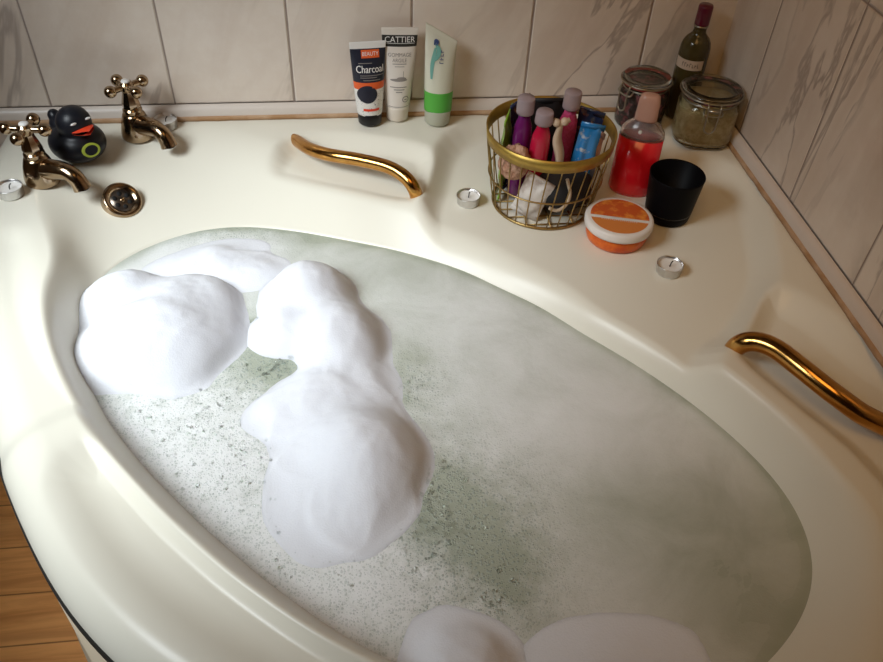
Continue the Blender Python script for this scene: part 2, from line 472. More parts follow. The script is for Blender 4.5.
BATH = Vector((-.7, -.7, -.55))
bath = thing('bathtub', 'cream acrylic corner bathtub full of foamy water against the tiled corner', 'bathtub', BATH)
def build_shell():
    NR = [np.linspace(.02, .9, 10), np.linspace(.92, 1.0, 5)]
    rings = []
    for f in np.concatenate(NR): rings.append(RW * f)
    for f in np.linspace(0, 1, 16)[1:]: rings.append(RW + (RL - RW) * f)
    for f in np.linspace(0, 1, 112)[1:]: rings.append(RL + (ROUT - RL) * f)
    rr = np.array(rings); n = rr.shape[0]
    u = CU + rr * np.cos(TH); v = CV + rr * np.sin(TH)
    x = (u - v) / S2; y = -(u + v) / S2
    P = np.stack([x.ravel(), y.ravel()], -1); z = height(P)
    V = np.column_stack([P, z]).reshape(n, NTH, 3)
    # outer skirt
    k1 = V[-1].copy(); k1[:, 2] = np.minimum(k1[:, 2], -.02) - .03
    c = np.array([-.7, -.7]); k2 = k1.copy(); k2[:, :2] = c + (k1[:, :2] - c) * .985
    V = np.concatenate([V, k1[None], k2[None]]); n += 2
    verts = V.reshape(-1, 3)
    idx = np.arange(n * NTH).reshape(n, NTH)
    a = idx[:-1]; b = np.roll(idx, -1, 1)[:-1]; c2 = np.roll(idx, -1, 1)[1:]; d = idx[1:]
    F = np.stack([a, d, c2, b], -1).reshape(-1, 4)
    mb = MB(); mb.v = [tuple(p) for p in verts.tolist()]; mb.f = [tuple(f) for f in F.tolist()]
    mb.f.append(tuple(int(i) for i in idx[0])); mb.m = [0] * len(mb.f)
    return mb
shell = obj('shell', build_shell(), M['acrylic'], bath, world=True)

def front_panel():
    P = [np.array(to_xy(*p)) for p in front]; c = np.array([-.7, -.7])
    zs = [(-.060, .985), (-.062, 1.004), (-.40, 1.018), (-.41, 1.034), (-.55, 1.038)]
    vs = []; fs = []; n = len(P)
    for z, s in zs:
        for p in P:
            q = c + (p - c) * s; vs.append((min(q[0], -.003), min(q[1], -.003), z))
    for i in range(len(zs) - 1):
        for k in range(n - 1):
            a = i * n + k; fs.append((a, a + 1, a + 1 + n, a + n))
    return MB().add(vs, fs)
obj('front_panel', front_panel(), M['panel'], bath, world=True)

def gap_shade_strip():  # black strip drawn in for the shade in the gap under the rim
    P = [np.array(to_xy(*p)) for p in front]; c = np.array([-.7, -.7]); vs = []; fs = []; n = len(P)
    for z, sc in ((-.052, .985), (-.056, 1.003), (-.070, 1.0055), (-.074, .985)):
        for p in P:
            q = c + (p - c) * sc; vs.append((min(q[0], -.003), min(q[1], -.003), z))
    for i in range(3):
        for k in range(n - 1):
            a = i * n + k; fs.append((a, a + 1, a + 1 + n, a + n))
    return MB().add(vs, fs)
tag(obj('gap_shade_strip', gap_shade_strip(), M['gap'], bath, world=True), 'black strip painted in for the shaded gap between rim and panel')
# overflow grille on the wall of the bath under the taps
po = hit(121, 203, -.04)
e_ = .02; hz = lambda a, b: float(height([(po.x + a, po.y + b)])[0])
sn = Vector((-(hz(e_, 0) - hz(-e_, 0)) / (2 * e_), -(hz(0, e_) - hz(0, -e_)) / (2 * e_), 1)).normalized()
nrm = (sn * .5 + Vector((.62, -.56, .52)).normalized() * .5).normalized()
zq = nrm.to_track_quat('Z', 'Y').to_matrix().to_4x4()
ov = MB().lathe([(.0, .0015), (.0195, .0015), (.0215, .0035), (.0265, .0068), (.0295, .0072), (.0318, .0055), (.0325, .002), (.032, -.020), (.0, -.022)], 48)
mxo = Matrix.Translation(po + nrm * .009) @ zq
overflow = obj('overflow', ov.xf(mxo), M['brass'], bath, world=True, auto=50)
gm = MB().lathe([(.0, .0025), (.0200, .0025), (.0205, .001)], 36).xf(mxo)
gr = obj('grille', gm, M['darkbronze'], overflow, world=True); tag(gr, 'dark bronze plate with six round holes')
hm = MB()
for k in range(6):
    a = 2 * PI * k / 6 + .3
    hm.lathe([(0, .0031), (.0042, .0031), (.0042, .0015)], 16, c=(.0125 * math.cos(a), .0125 * math.sin(a), 0))
obj('drain_holes', hm.xf(mxo), M['black'], overflow, world=True)
obj('screw', MB().lathe([(.0, .0065), (.003, .006), (.0048, .0040), (.005, .002)], 18).xf(mxo), M['brass'], overflow, world=True)

# grab handles
def handle(pts, label, r=.0118):
    path = catmull([tuple(at(px, py, z)) for px, py, z in pts], 8)
    h = obj('grab_handle', MB().tube(path, r, 18), M['gold'], bath, world=True); tag(h, label)
    return h
handle([(289, 138, -.022), (297, 141, -.012), (310, 149, .002), (330, 155, .011), (360, 160, .016), (388, 167, .018), (405, 177, .012), (414, 189, -.004), (418, 203, -.04)],
       'gold grab handle on the back rim below the tubes')
handle([(729, 366, -.050), (733, 351, -.018), (743, 343, .004), (758, 342, .014), (776, 349, .018), (800, 367, .018), (825, 387, .014), (845, 402, .008), (862, 414, .0), (882, 424, -.008), (900, 433, -.018), (908, 442, -.045)],
       'gold grab handle on the rim beside the right wall', .0142)

# ------------------------------------------------------------------ setting
def struct(name, mb, m, **kw):
    o = obj(name, mb, m, smooth=False, **kw); o['kind'] = 'structure'; return o
XL, YF, ZF, ZC = -1.78, -2.7, -.55, 1.8
struct('floor', MB().box((XL - .1, YF - .1, ZF - .1), (.12, .12, ZF)), M['floor'])
struct('wall_back', MB().box((XL, 0.002, ZF), (.1, .1, ZC)), M['tile_back'])
struct('wall_right', MB().box((.002, YF, ZF), (.1, .002, ZC)), M['tile_right'])
struct('wall_front', MB().box((XL, YF - .1, ZF), (.1, YF, ZC)), M['plaster'])
struct('ceiling', MB().box((XL - .1, YF - .1, ZC), (.12, .12, ZC + .1)), M['plaster'])
wy0, wy1, wz0, wz1 = -1.45, -.55, .62, 1.52
wl = MB(); x0, x1 = XL - .1, XL
wl.box((x0, YF, ZF), (x1, .1, wz0)); wl.box((x0, YF, wz1), (x1, .1, ZC)); wl.box((x0, YF, wz0), (x1, wy0, wz1)); wl.box((x0, wy1, wz0), (x1, .1, wz1))
struct('wall_left', wl, M['plaster'])
wf = MB(); fw = .04
for a, b in (((wy0, wz0), (wy1, wz0 + fw)), ((wy0, wz1 - fw), (wy1, wz1)), ((wy0, wz0), (wy0 + fw, wz1)), ((wy1 - fw, wz0), (wy1, wz1))):
    wf.box((XL - .07, a[0], a[1]), (XL - .02, b[0], b[1]))
struct('window_1', wf, M['frame'])

def trim(name, axis, L):
    """quadrant trim along a wall, with a bead of sealant under it"""
    prof = [(0.0, .0245), (.0035, .0242), (.008, .021), (.0112, .0155), (.012, .0065), (.012, .0045)]
    vs = []; fs = []; n = len(prof)
    for e in (0.0, -L):
        for d, z in prof: vs.append((e, -d, z) if axis == 0 else (-d, e, z))
    for i in range(n - 1): fs.append((i, i + 1, n + i + 1, n + i))
    t = obj(name, MB().add(vs, fs), M['trimwhite']); t['kind'] = 'structure'
    prof2 = [(.0, .0055), (.0122, .0055), (.0145, .003), (.0155, -.003), (.0, -.003)]; vs = []; fs = []; n = len(prof2)
    N = 60
    for k in range(N + 1):
        e = -L * k / N
        for d, z in prof2:
            w = 1 + (.12 * noise.noise((e * 30, axis * 5, 0)) if d > .014 else 0)
            vs.append((e, -d * w, z) if axis == 0 else (-d * w, e, z))
    for k in range(N):
        for i in range(n - 1): fs.append((k * n + i, k * n + i + 1, k * n + n + i + 1, k * n + n + i))
    obj('sealant_bead', MB().add(vs, fs), M['trimbrown'], t)
trim('trim_1', 0, 1.40); trim('trim_2', 1, 1.40)

# ------------------------------------------------------------------ water and foam
def film_material():
    m, t, b = nt('soapy_water_film'); g = NB(t)
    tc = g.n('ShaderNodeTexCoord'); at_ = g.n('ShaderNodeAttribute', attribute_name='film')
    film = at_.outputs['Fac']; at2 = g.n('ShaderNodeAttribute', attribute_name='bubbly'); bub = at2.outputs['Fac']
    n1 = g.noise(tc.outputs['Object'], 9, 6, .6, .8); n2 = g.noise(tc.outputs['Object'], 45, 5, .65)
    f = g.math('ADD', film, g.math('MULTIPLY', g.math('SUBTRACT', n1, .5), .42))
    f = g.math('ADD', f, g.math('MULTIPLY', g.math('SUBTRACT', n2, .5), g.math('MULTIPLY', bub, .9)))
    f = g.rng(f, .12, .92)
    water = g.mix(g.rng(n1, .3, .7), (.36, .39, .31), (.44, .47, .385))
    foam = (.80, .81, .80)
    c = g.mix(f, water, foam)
    # small bubbles: voronoi cells whose walls are pale and centres clear
    cells = []
    for sc, th in ((230, .28), (420, .28)):
        v = g.n('ShaderNodeTexVoronoi'); v.inputs['Scale'].default_value = sc; g.l(tc.outputs['Object'], v.inputs['Vector'])
        rnd = g.n('ShaderNodeSeparateColor'); g.l(v.outputs['Color'], rnd.inputs[0])
        cell = g.math('MULTIPLY', g.rng(v.outputs['Distance'], th, th + .16, 1, 0), g.rng(rnd.outputs[0], .42, .5))
        cells.append(cell)
    cell = g.math('MAXIMUM', cells[0], cells[1])
    cell = g.math('MULTIPLY', cell, bub)
    cell = g.math('MULTIPLY', cell, g.rng(f, .55, 1.0, 1, .5))
    c = g.mix(g.math('MULTIPLY', cell, .60), c, (.30, .36, .33))
    g.l(c, b.inputs['Base Color'])
    g.l(g.math('ADD', .22, g.math('MULTIPLY', f, .45)), b.inputs['Roughness'])
    bp = g.n('ShaderNodeBump'); bp.inputs['Strength'].default_value = .55; bp.inputs['Distance'].default_value = .004
    g.l(g.math('ADD', g.math('MULTIPLY', f, .6), g.math('ADD', g.math('MULTIPLY', cell, .35), g.math('MULTIPLY', n2, .25))), bp.inputs['Height'])
    g.l(bp.outputs['Normal'], b.inputs['Normal'])
    b.inputs['Subsurface Weight'].default_value = .15; b.inputs['Subsurface Radius'].default_value = (.01, .012, .01)
    return m
M['film'] = film_material()

def foam_material():
    m, t, b = nt('bath_foam'); g = NB(t)
    tc = g.n('ShaderNodeTexCoord')
    v = g.n('ShaderNodeTexVoronoi'); v.inputs['Scale'].default_value = 420; g.l(tc.outputs['Object'], v.inputs['Vector'])
    n = g.noise(tc.outputs['Object'], 60, 5, .6)
    b.inputs['Base Color'].default_value = (.76, .775, .82, 1); b.inputs['Roughness'].default_value = .75
    b.inputs['Specular IOR Level'].default_value = .15
    b.inputs['Subsurface Weight'].default_value = .5; b.inputs['Subsurface Radius'].default_value = (.025, .025, .026)
    b.inputs['Subsurface Scale'].default_value = 1.0
    bp = g.n('ShaderNodeBump'); bp.inputs['Strength'].default_value = .18; bp.inputs['Distance'].default_value = .003
    g.l(g.math('ADD', g.math('MULTIPLY', v.outputs['Distance'], .4), n), bp.inputs['Height']); g.l(bp.outputs['Normal'], b.inputs['Normal'])
    return m
M['foam'] = foam_material()

def water():
    rings = [RW * f for f in np.linspace(.01, 1.0, 70)] + [RW + .004]
    rr = np.array(rings); n = len(rings)
    u = CU + rr * np.cos(TH); v = CV + rr * np.sin(TH)
    x = (u - v) / S2; y = -(u + v) / S2
    V = np.stack([x, y, np.full_like(x, WATER)], -1)[:, ::2]; k = V.shape[1]
    edge = np.clip((RW[::2] * 1.0)[None] * 0 + np.linspace(.01, 1.01, n)[:, None], 0, 1)
    idx = np.arange(n * k).reshape(n, k)
    F = np.stack([idx[:-1], idx[1:], np.roll(idx, -1, 1)[1:], np.roll(idx, -1, 1)[:-1]], -1).reshape(-1, 4)
    mb = MB(); mb.v = [tuple(p) for p in V.reshape(-1, 3).tolist()]; mb.f = [tuple(f) for f in F.tolist()]
    mb.f.append(tuple(int(i) for i in idx[0][::-1])); mb.m = [0] * len(mb.f)
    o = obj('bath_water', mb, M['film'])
    P = V.reshape(-1, 3)[:, :2]
    def blob(px, py, r, s=1.0, asp=1.0, ang=0.0):
        c = at(px, py, WATER); d = P - np.array([c.x, c.y]); ca, sa = math.cos(ang), math.sin(ang)
        e = np.stack([(d[:, 0] * ca + d[:, 1] * sa) / (r * asp), (-d[:, 0] * sa + d[:, 1] * ca) / r], -1)
        return s * np.exp(-(e ** 2).sum(1))
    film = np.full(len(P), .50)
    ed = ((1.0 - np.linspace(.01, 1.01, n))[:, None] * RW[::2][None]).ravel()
    film -= .30 * np.exp(-(np.maximum(ed, 0) / .014) ** 2) * np.tile(1 - FRONTW[::2], n)  # film thinned at the edge: paints a shadow line along back and right wall
    for b_ in ((460, 520, .05, -.5, 1.5, -.9), (435, 490, .05, -.3), (275, 360, .05, -.55, 1.2), (285, 380, .025, -.4), (262, 325, .02, -.45, 1.6), (250, 420, .06, -.05),
               (520, 560, .04, -.2), (500, 580, .02, -.25, 2.5, -1), (82, 360, .03, -.55), (410, 360, .035, -.25), (400, 400, .03, -.25), (240, 228, .03, -.2, 3), (320, 240, .02, -.3, 2),
               (540, 440, .12, .12), (620, 420, .10, .16), (690, 560, .12, -.10), (760, 600, .10, -.14), (620, 610, .08, .14), (500, 330, .12, .15), (700, 470, .10, .05), (620, 500, .05, -.12, 2.5),
               (200, 470, .16, .24), (300, 570, .14, .24), (120, 430, .10, .18), (190, 260, .10, .3), (380, 600, .08, .15), (255, 250, .05, .2), (330, 410, .08, .3), (800, 520, .05, -.2)):
        film += blob(*b_)
    bub = np.full(len(P), .06)
    for b_ in ((220, 440, .20, .9), (160, 430, .12, .6), (320, 560, .18, .9), (460, 520, .10, 1.0), (270, 350, .07, .8), (410, 380, .05, .7), (480, 590, .08, .6), (230, 232, .06, .7, 2), (110, 430, .06, .4)):
        bub += blob(*b_)
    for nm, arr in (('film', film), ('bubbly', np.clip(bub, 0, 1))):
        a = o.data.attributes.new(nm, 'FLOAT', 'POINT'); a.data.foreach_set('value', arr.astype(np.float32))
    return o
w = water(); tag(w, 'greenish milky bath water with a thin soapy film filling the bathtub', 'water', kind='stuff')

def foam_pile(lumps, label, step=.003, rough=.006, power=1.0):
    """lumps: (px, py, z of the picked point, rx, ry, angle, height)"""
    C = []
    for px, py, zz, rx, ry, ang, h, *pw in lumps:
        c = at(px, py, WATER + zz); C.append((c.x, c.y, rx, ry, ang, h, pw[0] if pw else power))
    x0 = min(c[0] - max(c[2], c[3]) for c in C) - .05; x1 = max(c[0] + max(c[2], c[3]) for c in C) + .05
    y0 = min(c[1] - max(c[2], c[3]) for c in C) - .05; y1 = max(c[1] + max(c[2], c[3]) for c in C) + .05
    nx, ny = int((x1 - x0) / step), int((y1 - y0) / step)
    X, Y = np.meshgrid(np.linspace(x0, x1, nx), np.linspace(y0, y1, ny))
    nz = np.array([[noise.fractal((a * 14, b * 14, 3.1), 1.0, 2.0, 4) for a, b in zip(ra, rb)] for ra, rb in zip(X, Y)])
    nz2 = np.array([[noise.noise((a * 9, b * 9, 8.7)) for a, b in zip(ra, rb)] for ra, rb in zip(X, Y)])
    H = np.full(X.shape, -.012)
    for cx, cy, rx, ry, ang, h, pw in C:
        ca, sa = math.cos(ang), math.sin(ang); dx, dy = X - cx, Y - cy
        a = (dx * ca + dy * sa) / rx; b = (-dx * sa + dy * ca) / ry
        d = np.sqrt(a * a + b * b) * (1 + .22 * nz2 + .05 * nz)
        f = np.where(d < 1, h * np.maximum(0, 1 - d ** 2.1) ** pw, -(d - 1) * .10)
        k = .03; q = np.maximum(k - np.abs(H - f), 0) / k
        H = np.maximum(H, f) + q * q * k / 4
    H = H + nz * rough * np.clip(H / .02, 0, 1)
    tq = np.clip(H / .022, 0, 1); keep = H > -.0065
    ids = -np.ones(X.shape, int); cnt = 0; mb = MB()
    z = WATER + np.where(H > 0, H * (.12 + .88 * tq * (2 - tq)), H * .4)
    for j in range(ny):
        for i in range(nx):
            if keep[j, i]: ids[j, i] = cnt; cnt += 1; mb.v.append((float(X[j, i]), float(Y[j, i]), float(z[j, i])))
    for j in range(ny - 1):
        for i in range(nx - 1):
            q = (ids[j, i], ids[j, i + 1], ids[j + 1, i + 1], ids[j + 1, i])
            if min(q) >= 0: mb.f.append(tuple(int(k) for k in q)); mb.m.append(0)
    o = obj('foam_pile', mb, M['foam']); return tag(o, label, 'foam', 'piles of bath foam')
foam_pile([(157, 345, 0, .120, .108, .1, .066), (132, 300, 0, .08, .07, 0, .042), (185, 310, 0, .09, .08, 0, .046)], 'large round pile of white foam at the left end of the bath')
foam_pile([(310, 298, 0, .084, .088, .3, .060), (338, 340, 0, .080, .098, .2, .056), (285, 335, 0, .052, .052, 0, .034), (330, 395, 0, .09, .065, .1, .030), (295, 412, 0, .068, .042, .2, .014, 1.7),
           (364, 462, 0, .080, .098, .3, .060), (340, 435, 0, .09, .08, .2, .026, 1.5), (325, 495, 0, .075, .085, 0, .012, 1.8), (366, 508, 0, .065, .055, 0, .018, 1.6)], 'long S-shaped ridge of foam down the middle of the water', power=1.1)
foam_pile([(467, 678, 0, .074, .080, 0, .034)], 'low foam mound at the bottom edge of the photo', power=1.5)
foam_pile([(595, 705, 0, .12, .09, .2, .010)], 'flat spread of foam to the right of the lowest mound', power=1.7)
foam_pile([(205, 262, 0, .11, .05, .35, .018), (250, 272, 0, .07, .05, 0, .018)], 'thin ridge of foam under the overflow by the back rim', power=1.5)

def bubbles():
    mb = MB(); spots = [(450, 520, .05, 90, .0045), (430, 480, .03, 40, .004), (280, 362, .028, 50, .004), (262, 325, .02, 16, .004), (410, 390, .03, 26, .003), (340, 545, .06, 60, .003), (230, 430, .08, 90, .003), (250, 480, .09, 70, .0028), (160, 440, .06, 40, .003), (490, 590, .03, 30, .0035)]
    for px, py, sp, n, rm in spots:
        c = at(px, py, WATER)
        for _ in range(n):
            x, y = c.x + rng.normal() * sp * .6, c.y + rng.normal() * sp * .6; r = rm * (.35 + .65 * rng.random() ** 2)
            prof = [(r, -.0004), (r * .93, r * .36), (r * .7, r * .7), (r * .38, r * .9), (1e-5, r * .98)]
            mb.lathe(prof, 10, c=(x, y, WATER + .0002), closed=False)
    return mb
M['bubble'] = mat('soap_bubble', (.93, .97, .95), .03, trans=.95, ior=1.12)
tag(obj('soap_bubbles', bubbles(), M['bubble']), 'clear little soap bubbles scattered over thin foam between the piles', 'bubbles', kind='stuff')

# ------------------------------------------------------------------ taps
def make_tap():
    t = thing('tap', 'x', 'tap')
    body = MB().lathe([(.0, .0), (.0275, .0), (.029, .003), (.029, .010), (.0275, .020), (.024, .034), (.0205, .044), (.0175, .050), (.0, .050)], 40)
    obj('body', body, M['brass'], t)
    col = MB().lathe([(.0, .048), (.0165, .048), (.0175, .052), (.0170, .056), (.0135, .060)], 6 * 4)
    col.lathe([(.0150, .058), (.0165, .062), (.0155, .068), (.0130, .078), (.0105, .086), (.0098, .092), (.0, .092)], 8)
    obj('collar', col, M['brass'], t, auto=30)
    path = catmull([(.0, 0, .026), (.026, 0, .030), (.046, 0, .034), (.062, 0, .0345), (.075, 0, .028), (.082, 0, .017), (.0845, 0, .010)], 7)
    n = len(path); rad = [.0195 - .0055 * min(1, k / (n * .5)) + (.0018 * max(0, (k / n - .75) * 4)) for k in range(n)]
    sp = obj('spout', MB().tube(path, rad, 24), M['brass'], t, auto=50)
    obj('outlet', MB().lathe([(0, 0), (.0095, 0), (.0095, .004)], 20, c=(.0848, 0, .0096)), M['black'], sp)
    h = MB()
    h.lathe([(.0, .090), (.010, .090), (.0125, .094), (.0125, .104), (.009, .108), (.0, .108)], 24)
    for k in range(4):
        a = k * PI / 2; h.tube([(0, 0, .099), (.027 * math.cos(a), .027 * math.sin(a), .099)], .0058, 12)
    ch = obj('cross_handle', h, M['brass'], t, auto=40)
    for k in range(4):
        a = k * PI / 2; obj('ball', MB().ball((.0315 * math.cos(a), .0315 * math.sin(a), .099), .0108, 24), M['brass'], ch)
    b = obj('index_button', MB().lathe([(.0, .1110), (.007, .1105), (.0082, .1070)], 20), M['white'], ch); tag(b, 'small white porcelain button')
    return t
tap = make_tap()
taps = []
for (px, py, tx, ty, hr, lab) in ((44, 181, 86, 177, .35, 'aged brass cross-handle tap at the left edge, in front of the black duck'),
                                  (139, 136, 172, 135, 1.42, 'aged brass cross-handle tap to the right of the black duck, near the wall')):
    o = tap if not taps else copy_tree(tap); taps.append(o)
    p = hit(px, py); o.location = p; q = at(tx, ty, .03)
    o.rotation_euler = (0, 0, math.atan2(q.y - p.y, q.x - p.x)); o['label'] = lab; o['group'] = 'bath taps'
    for ch in o.children:
        if ch.name.startswith('cross_handle'): ch.rotation_euler = (0, 0, hr)

# ------------------------------------------------------------------ rubber duck
p = hit(82, 156)
duck = thing('rubber_duck', 'black rubber duck with a red beak standing between the two taps', 'rubber duck', p, (0, 0, -.78)); duck.scale = (1.06, 1.06, 1.06)
db = MB()
# local +x is where the duck faces
def duck_body(a, c):
    th = 2 * PI * a; ph = PI * c
    x = -math.cos(th) * math.sin(ph); y = math.sin(th) * math.sin(ph); z = -math.cos(ph)
    X, Y, Z = .050 * x, .044 * y, .028 + .030 * z
    if Z < .006: Z = .006 - (.006 - Z) * .25
    return (X, Y, Z)
db.grid(duck_body, 40, 24)
db.ball((.008, 0, .066), .0285, 30, (1, .98, .98))
db.ball((.004, 0, .048), .026, 24, (1, .95, .6))
db.ball((-.040, 0, .046), .017, 20, (1.1, 1.0, .9)); db.ball((-.053, 0, .057), .0105, 18)
remesh('body', db, M['rubberblack'], duck, .0022, 10)
bk = MB()
def beak(a, c, up=1):
    s = (a - .5) * 2; t = c
    return (.028 + .022 * t * (1 - .25 * s * s), s * .0185 * math.sqrt(max(0, 1 - (t * .98) ** 2.2)), .061 + up * (.006 * (1 - t) * (1 - s * s) + .0012) + .0035 * t * (up > 0))
for up in (1, -1): bk.grid(lambda a, c: beak(a, c, up), 16, 12)
obj('beak', bk, M['beak'], duck)
for s in (-1, 1):
    obj('eye', MB().ball((.0312, s * .0125, .0765), .0048, 14, (.45, 1.2, .4)), M['white'], duck)
bd = MB().lathe([(.0, .0006), (.0082, .0004), (.0098, .0006), (.0112, .0002), (.0112, -.004)], 36, sx=1.3, closed=False)
bd.m = [1 if i < 36 else 0 for i in range(len(bd.f))]
dv = Vector((.9, -.10, .10)); sem = Vector((.050, .044, .030))
pt = dv / math.sqrt(sum((dv[i] / sem[i]) ** 2 for i in range(3))); nb = Vector([pt[i] / sem[i] ** 2 for i in range(3)]).normalized()
obj('badge', bd.xf(Matrix.Translation(pt + Vector((0, 0, .028)) + nb * .0012) @ nb.to_track_quat('Z', 'Y').to_matrix().to_4x4()), [M['badge'], M['rubberblack']], duck)

# ------------------------------------------------------------------ tealights
def make_tealight():
    t = thing('tealight', 'x', 'tealight')
    cup = [(0, .0006), (.0188, .0006), (.0200, .002), (.0208, .0165), (.0215, .0172), (.0208, .0178), (.0198, .0170), (.0192, .0025), (.0, .002)]
    obj('cup', MB().lathe(cup, 48), M['foil'], t)
    w_ = obj('wax', MB().lathe([(.0, .0115), (.010, .0110), (.0185, .0122), (.0196, .0135), (.0192, .0030), (0, .0030)], 40), M['wax'], t); tag(w_, 'white wax disc')
    k = obj('wick', MB().tube(catmull([(0, 0, .011), (.0005, 0, .0155), (.002, .001, .019), (.0045, .002, .0205)], 4), .0009, 8), M['wick'], t); tag(k, 'short burnt wick')
    return t
tl = make_tealight(); first = True
for px, py, lab, z0 in ((12, 195, 'tealight at the left edge, beside the front tap', 0), (167, 127, 'tealight behind the spout of the rear tap, by the wall trim', 0),
                    (468, 203, 'tealight between the back grab handle and the wire basket', -.03), (668, 272, 'tealight alone on the corner shelf, in front of the black cup', -.03)):
    o = tl if first else copy_tree(tl); first = False
    o.location = hit(px, py, z0); o.rotation_euler = (0, 0, random.random() * .8); o['label'] = lab; o['group'] = 'tealights around the bath'

# ------------------------------------------------------------------ squeeze tubes
class Tube:
    def __init__(s, h, zc, r0, w1, dep0, top_cut=0.0): s.h, s.zc, s.r0, s.w1, s.dep0, s.cut = h, zc, r0, w1, dep0, top_cut
    def hw(s, z): t = (z - s.zc) / (s.h - s.zc); return s.r0 + (s.w1 - s.r0) * min(1, max(0, t)) ** .8
    def dp(s, z): t = min(1, max(0, (z - s.zc) / (s.h - s.zc))); return max(.0011, s.dep0 * (1 - max(0, (t - .02) / .94) ** 1.7)) if t < .96 else .0011
    def body(s, bands, n=40, rows=44):
        """bands: list of (z_from, z_to, material index)"""
        mb = MB(); zs = sorted(set([s.zc + (s.h - s.zc) * k / rows for k in range(rows + 1)] + [b[0] for b in bands] + [b[1] for b in bands]))
        zs = [z for z in zs if s.zc - 1e-6 <= z <= s.h + 1e-6]
        ring = []
        for z in zs:
            for k in range(n):
                a = 2 * PI * k / n; x = s.hw(z) * math.cos(a)
                zz = z - (s.cut * (x / s.w1 + 1) * .5) * max(0, (z - s.zc) / (s.h - s.zc)) ** 3
                ring.append((x, s.dp(z) * math.sin(a), zz))
        fs = []; ms = []
        for i in range(len(zs) - 1):
            zm = (zs[i] + zs[i + 1]) / 2; mi = 0
            for b in bands:
                if b[0] <= zm <= b[1]: mi = b[2]
            for k in range(n): fs.append((i * n + k, i * n + (k + 1) % n, (i + 1) * n + (k + 1) % n, (i + 1) * n + k)); ms.append(mi)
        fs.append(tuple(reversed(range(n)))); ms.append(0); fs.append(tuple(range((len(zs) - 1) * n, len(zs) * n))); ms.append(bands[-1][2])
        mb.v = ring; mb.f = fs; mb.m = ms; return mb
    def wrap(s, mb, eps=.0003):
        out = []
        for x, _, z in mb.v:
            q = min(.995, abs(x) / s.hw(z)); out.append((x, -s.dp(z) * math.sqrt(1 - q * q) - eps, z))
        mb.v = out; return mb

def face_cam(p, extra=0.0): return math.atan2(CAM[1] - p.y, CAM[0] - p.x) + PI / 2 + extra

# charcoal tube
p = at(370, 121); p.z = 0; H = .156
c_t = thing('squeeze_tube', 'navy and white charcoal tube with an orange band and black cap, left of three', 'tube', (p.x, p.y, 0), (-.03, 0, .10), 'toiletry tubes by the back wall')
T = Tube(H, .020, .0235, .0335, .0225)
f = lambda y: (125 - y) / 83 * H
obj('tube_body', T.body([(.02, f(87), 1), (f(87), f(80), 2), (f(80), f(48.5), 0), (f(48.5), H, 3)]), [M['tubedark'], M['speckle'], M['orangered'], M['white']], c_t)
obj('cap', MB().lathe([(0, 0), (.0215, 0), (.0225, .002), (.0228, .022), (.021, .0235), (0, .0235)], 40), M['capblack'], c_t)
pr = MB()
pr.join(T.wrap(rect_mb(-.013, f(57), .020, f(49.5)), .0004), 0)
tx = shift(text_mb('BEAUTY', .0098, squeeze=.85), .0035, f(53.3)); pr.join(T.wrap(tx, .0008), 1)
tx = shift(text_mb('Charcoal', .0185, squeeze=.76), .0015, f(67.5)); pr.join(T.wrap(tx, .0006), 1)
pr.join(T.wrap(shift(text_mb('Charcoal', .0185, squeeze=.76), .0018, f(67.5)), .0005), 1)
for y, a, b in ((62, -.019, .006), (73.5, -.017, .026), (75.5, -.017, .014), (78, -.012, .020)): pr.join(T.wrap(rect_mb(a, f(y), b, f(y - .6)), .0005), 2)
pr.join(T.wrap(ell_mb(-.0055, f(91.5), .0185, .0165), .0005), 3)
pr.join(T.wrap(rect_mb(.004, f(85.3), .020, f(83.2)), .0005), 4)
pr.join(T.wrap(rect_mb(-.014, f(108.5), .016, f(106)), .0005), 5)
obj('label_print', pr, [M['orangered'], M['printwhite'], M['printgrey'], M['tubedark'], M['orangered'], M['beak']], c_t, smooth=False)

# white tube with the black name box
p = at(397, 117); p.z = 0; H = .176
c_t = thing('squeeze_tube', 'tall white tube with a black name box near its top, middle of three', 'tube', (p.x, p.y, 0), (-.02, .035, .04), 'toiletry tubes by the back wall')
T = Tube(H, .026, .0225, .0335, .0205)
f = lambda y: (122 - y) / 92 * H
obj('tube_body', T.body([(.026, f(47.5), 0), (f(47.5), f(37), 1), (f(37), H, 0)]), [M['tubewhite'], M['blacklabel']], c_t)
capp = MB().lathe([(0, 0), (.0195, 0), (.0205, .0015), (.0222, .024), (.0215, .0275), (0, .0275)], 40)
obj('cap', capp, M['ivory'], c_t)
pr = MB()
pr.join(T.wrap(shift(text_mb('CATTIER', .0145, squeeze=.98), 0, f(41.2)), .0006), 0)
pr.join(T.wrap(rect_mb(-.027, f(44.6), .027, f(44.2)), .0005), 0)
pr.join(T.wrap(shift(text_mb('GOMMAGE', .0096, squeeze=.9), 0, f(55)), .0006), 1)
pr.join(T.wrap(shift(text_mb('ARGILE', .0092, squeeze=.9), 0, f(60)), .0006), 1)
pr.join(T.wrap(rect_mb(-.013, f(63.6), .013, f(62.9)), .0005), 1)
pr.join(T.wrap(rect_mb(-.009, f(66), .009, f(65.4)), .0005), 2)
pr.join(T.wrap(ell_mb(-.001, f(78.5), .016, .0028), .0005), 1)
pr.join(T.wrap(ell_mb(.004, f(77.2), .009, .0032), .0006), 1)
pr.join(T.wrap(rect_mb(.007, f(77), .0078, f(70)), .0006), 1)
for y, a, b in ((86, -.017, .014), (88.5, -.010, .010), (91, -.006, .006)): pr.join(T.wrap(rect_mb(a, f(y), b, f(y - .9)), .0005), 2)
pr.join(T.wrap(ell_mb(.0125, f(98), .0062, .0062), .0005), 2)
pr.join(T.wrap(ell_mb(.0125, f(98), .0046, .0046), .0007), 3)
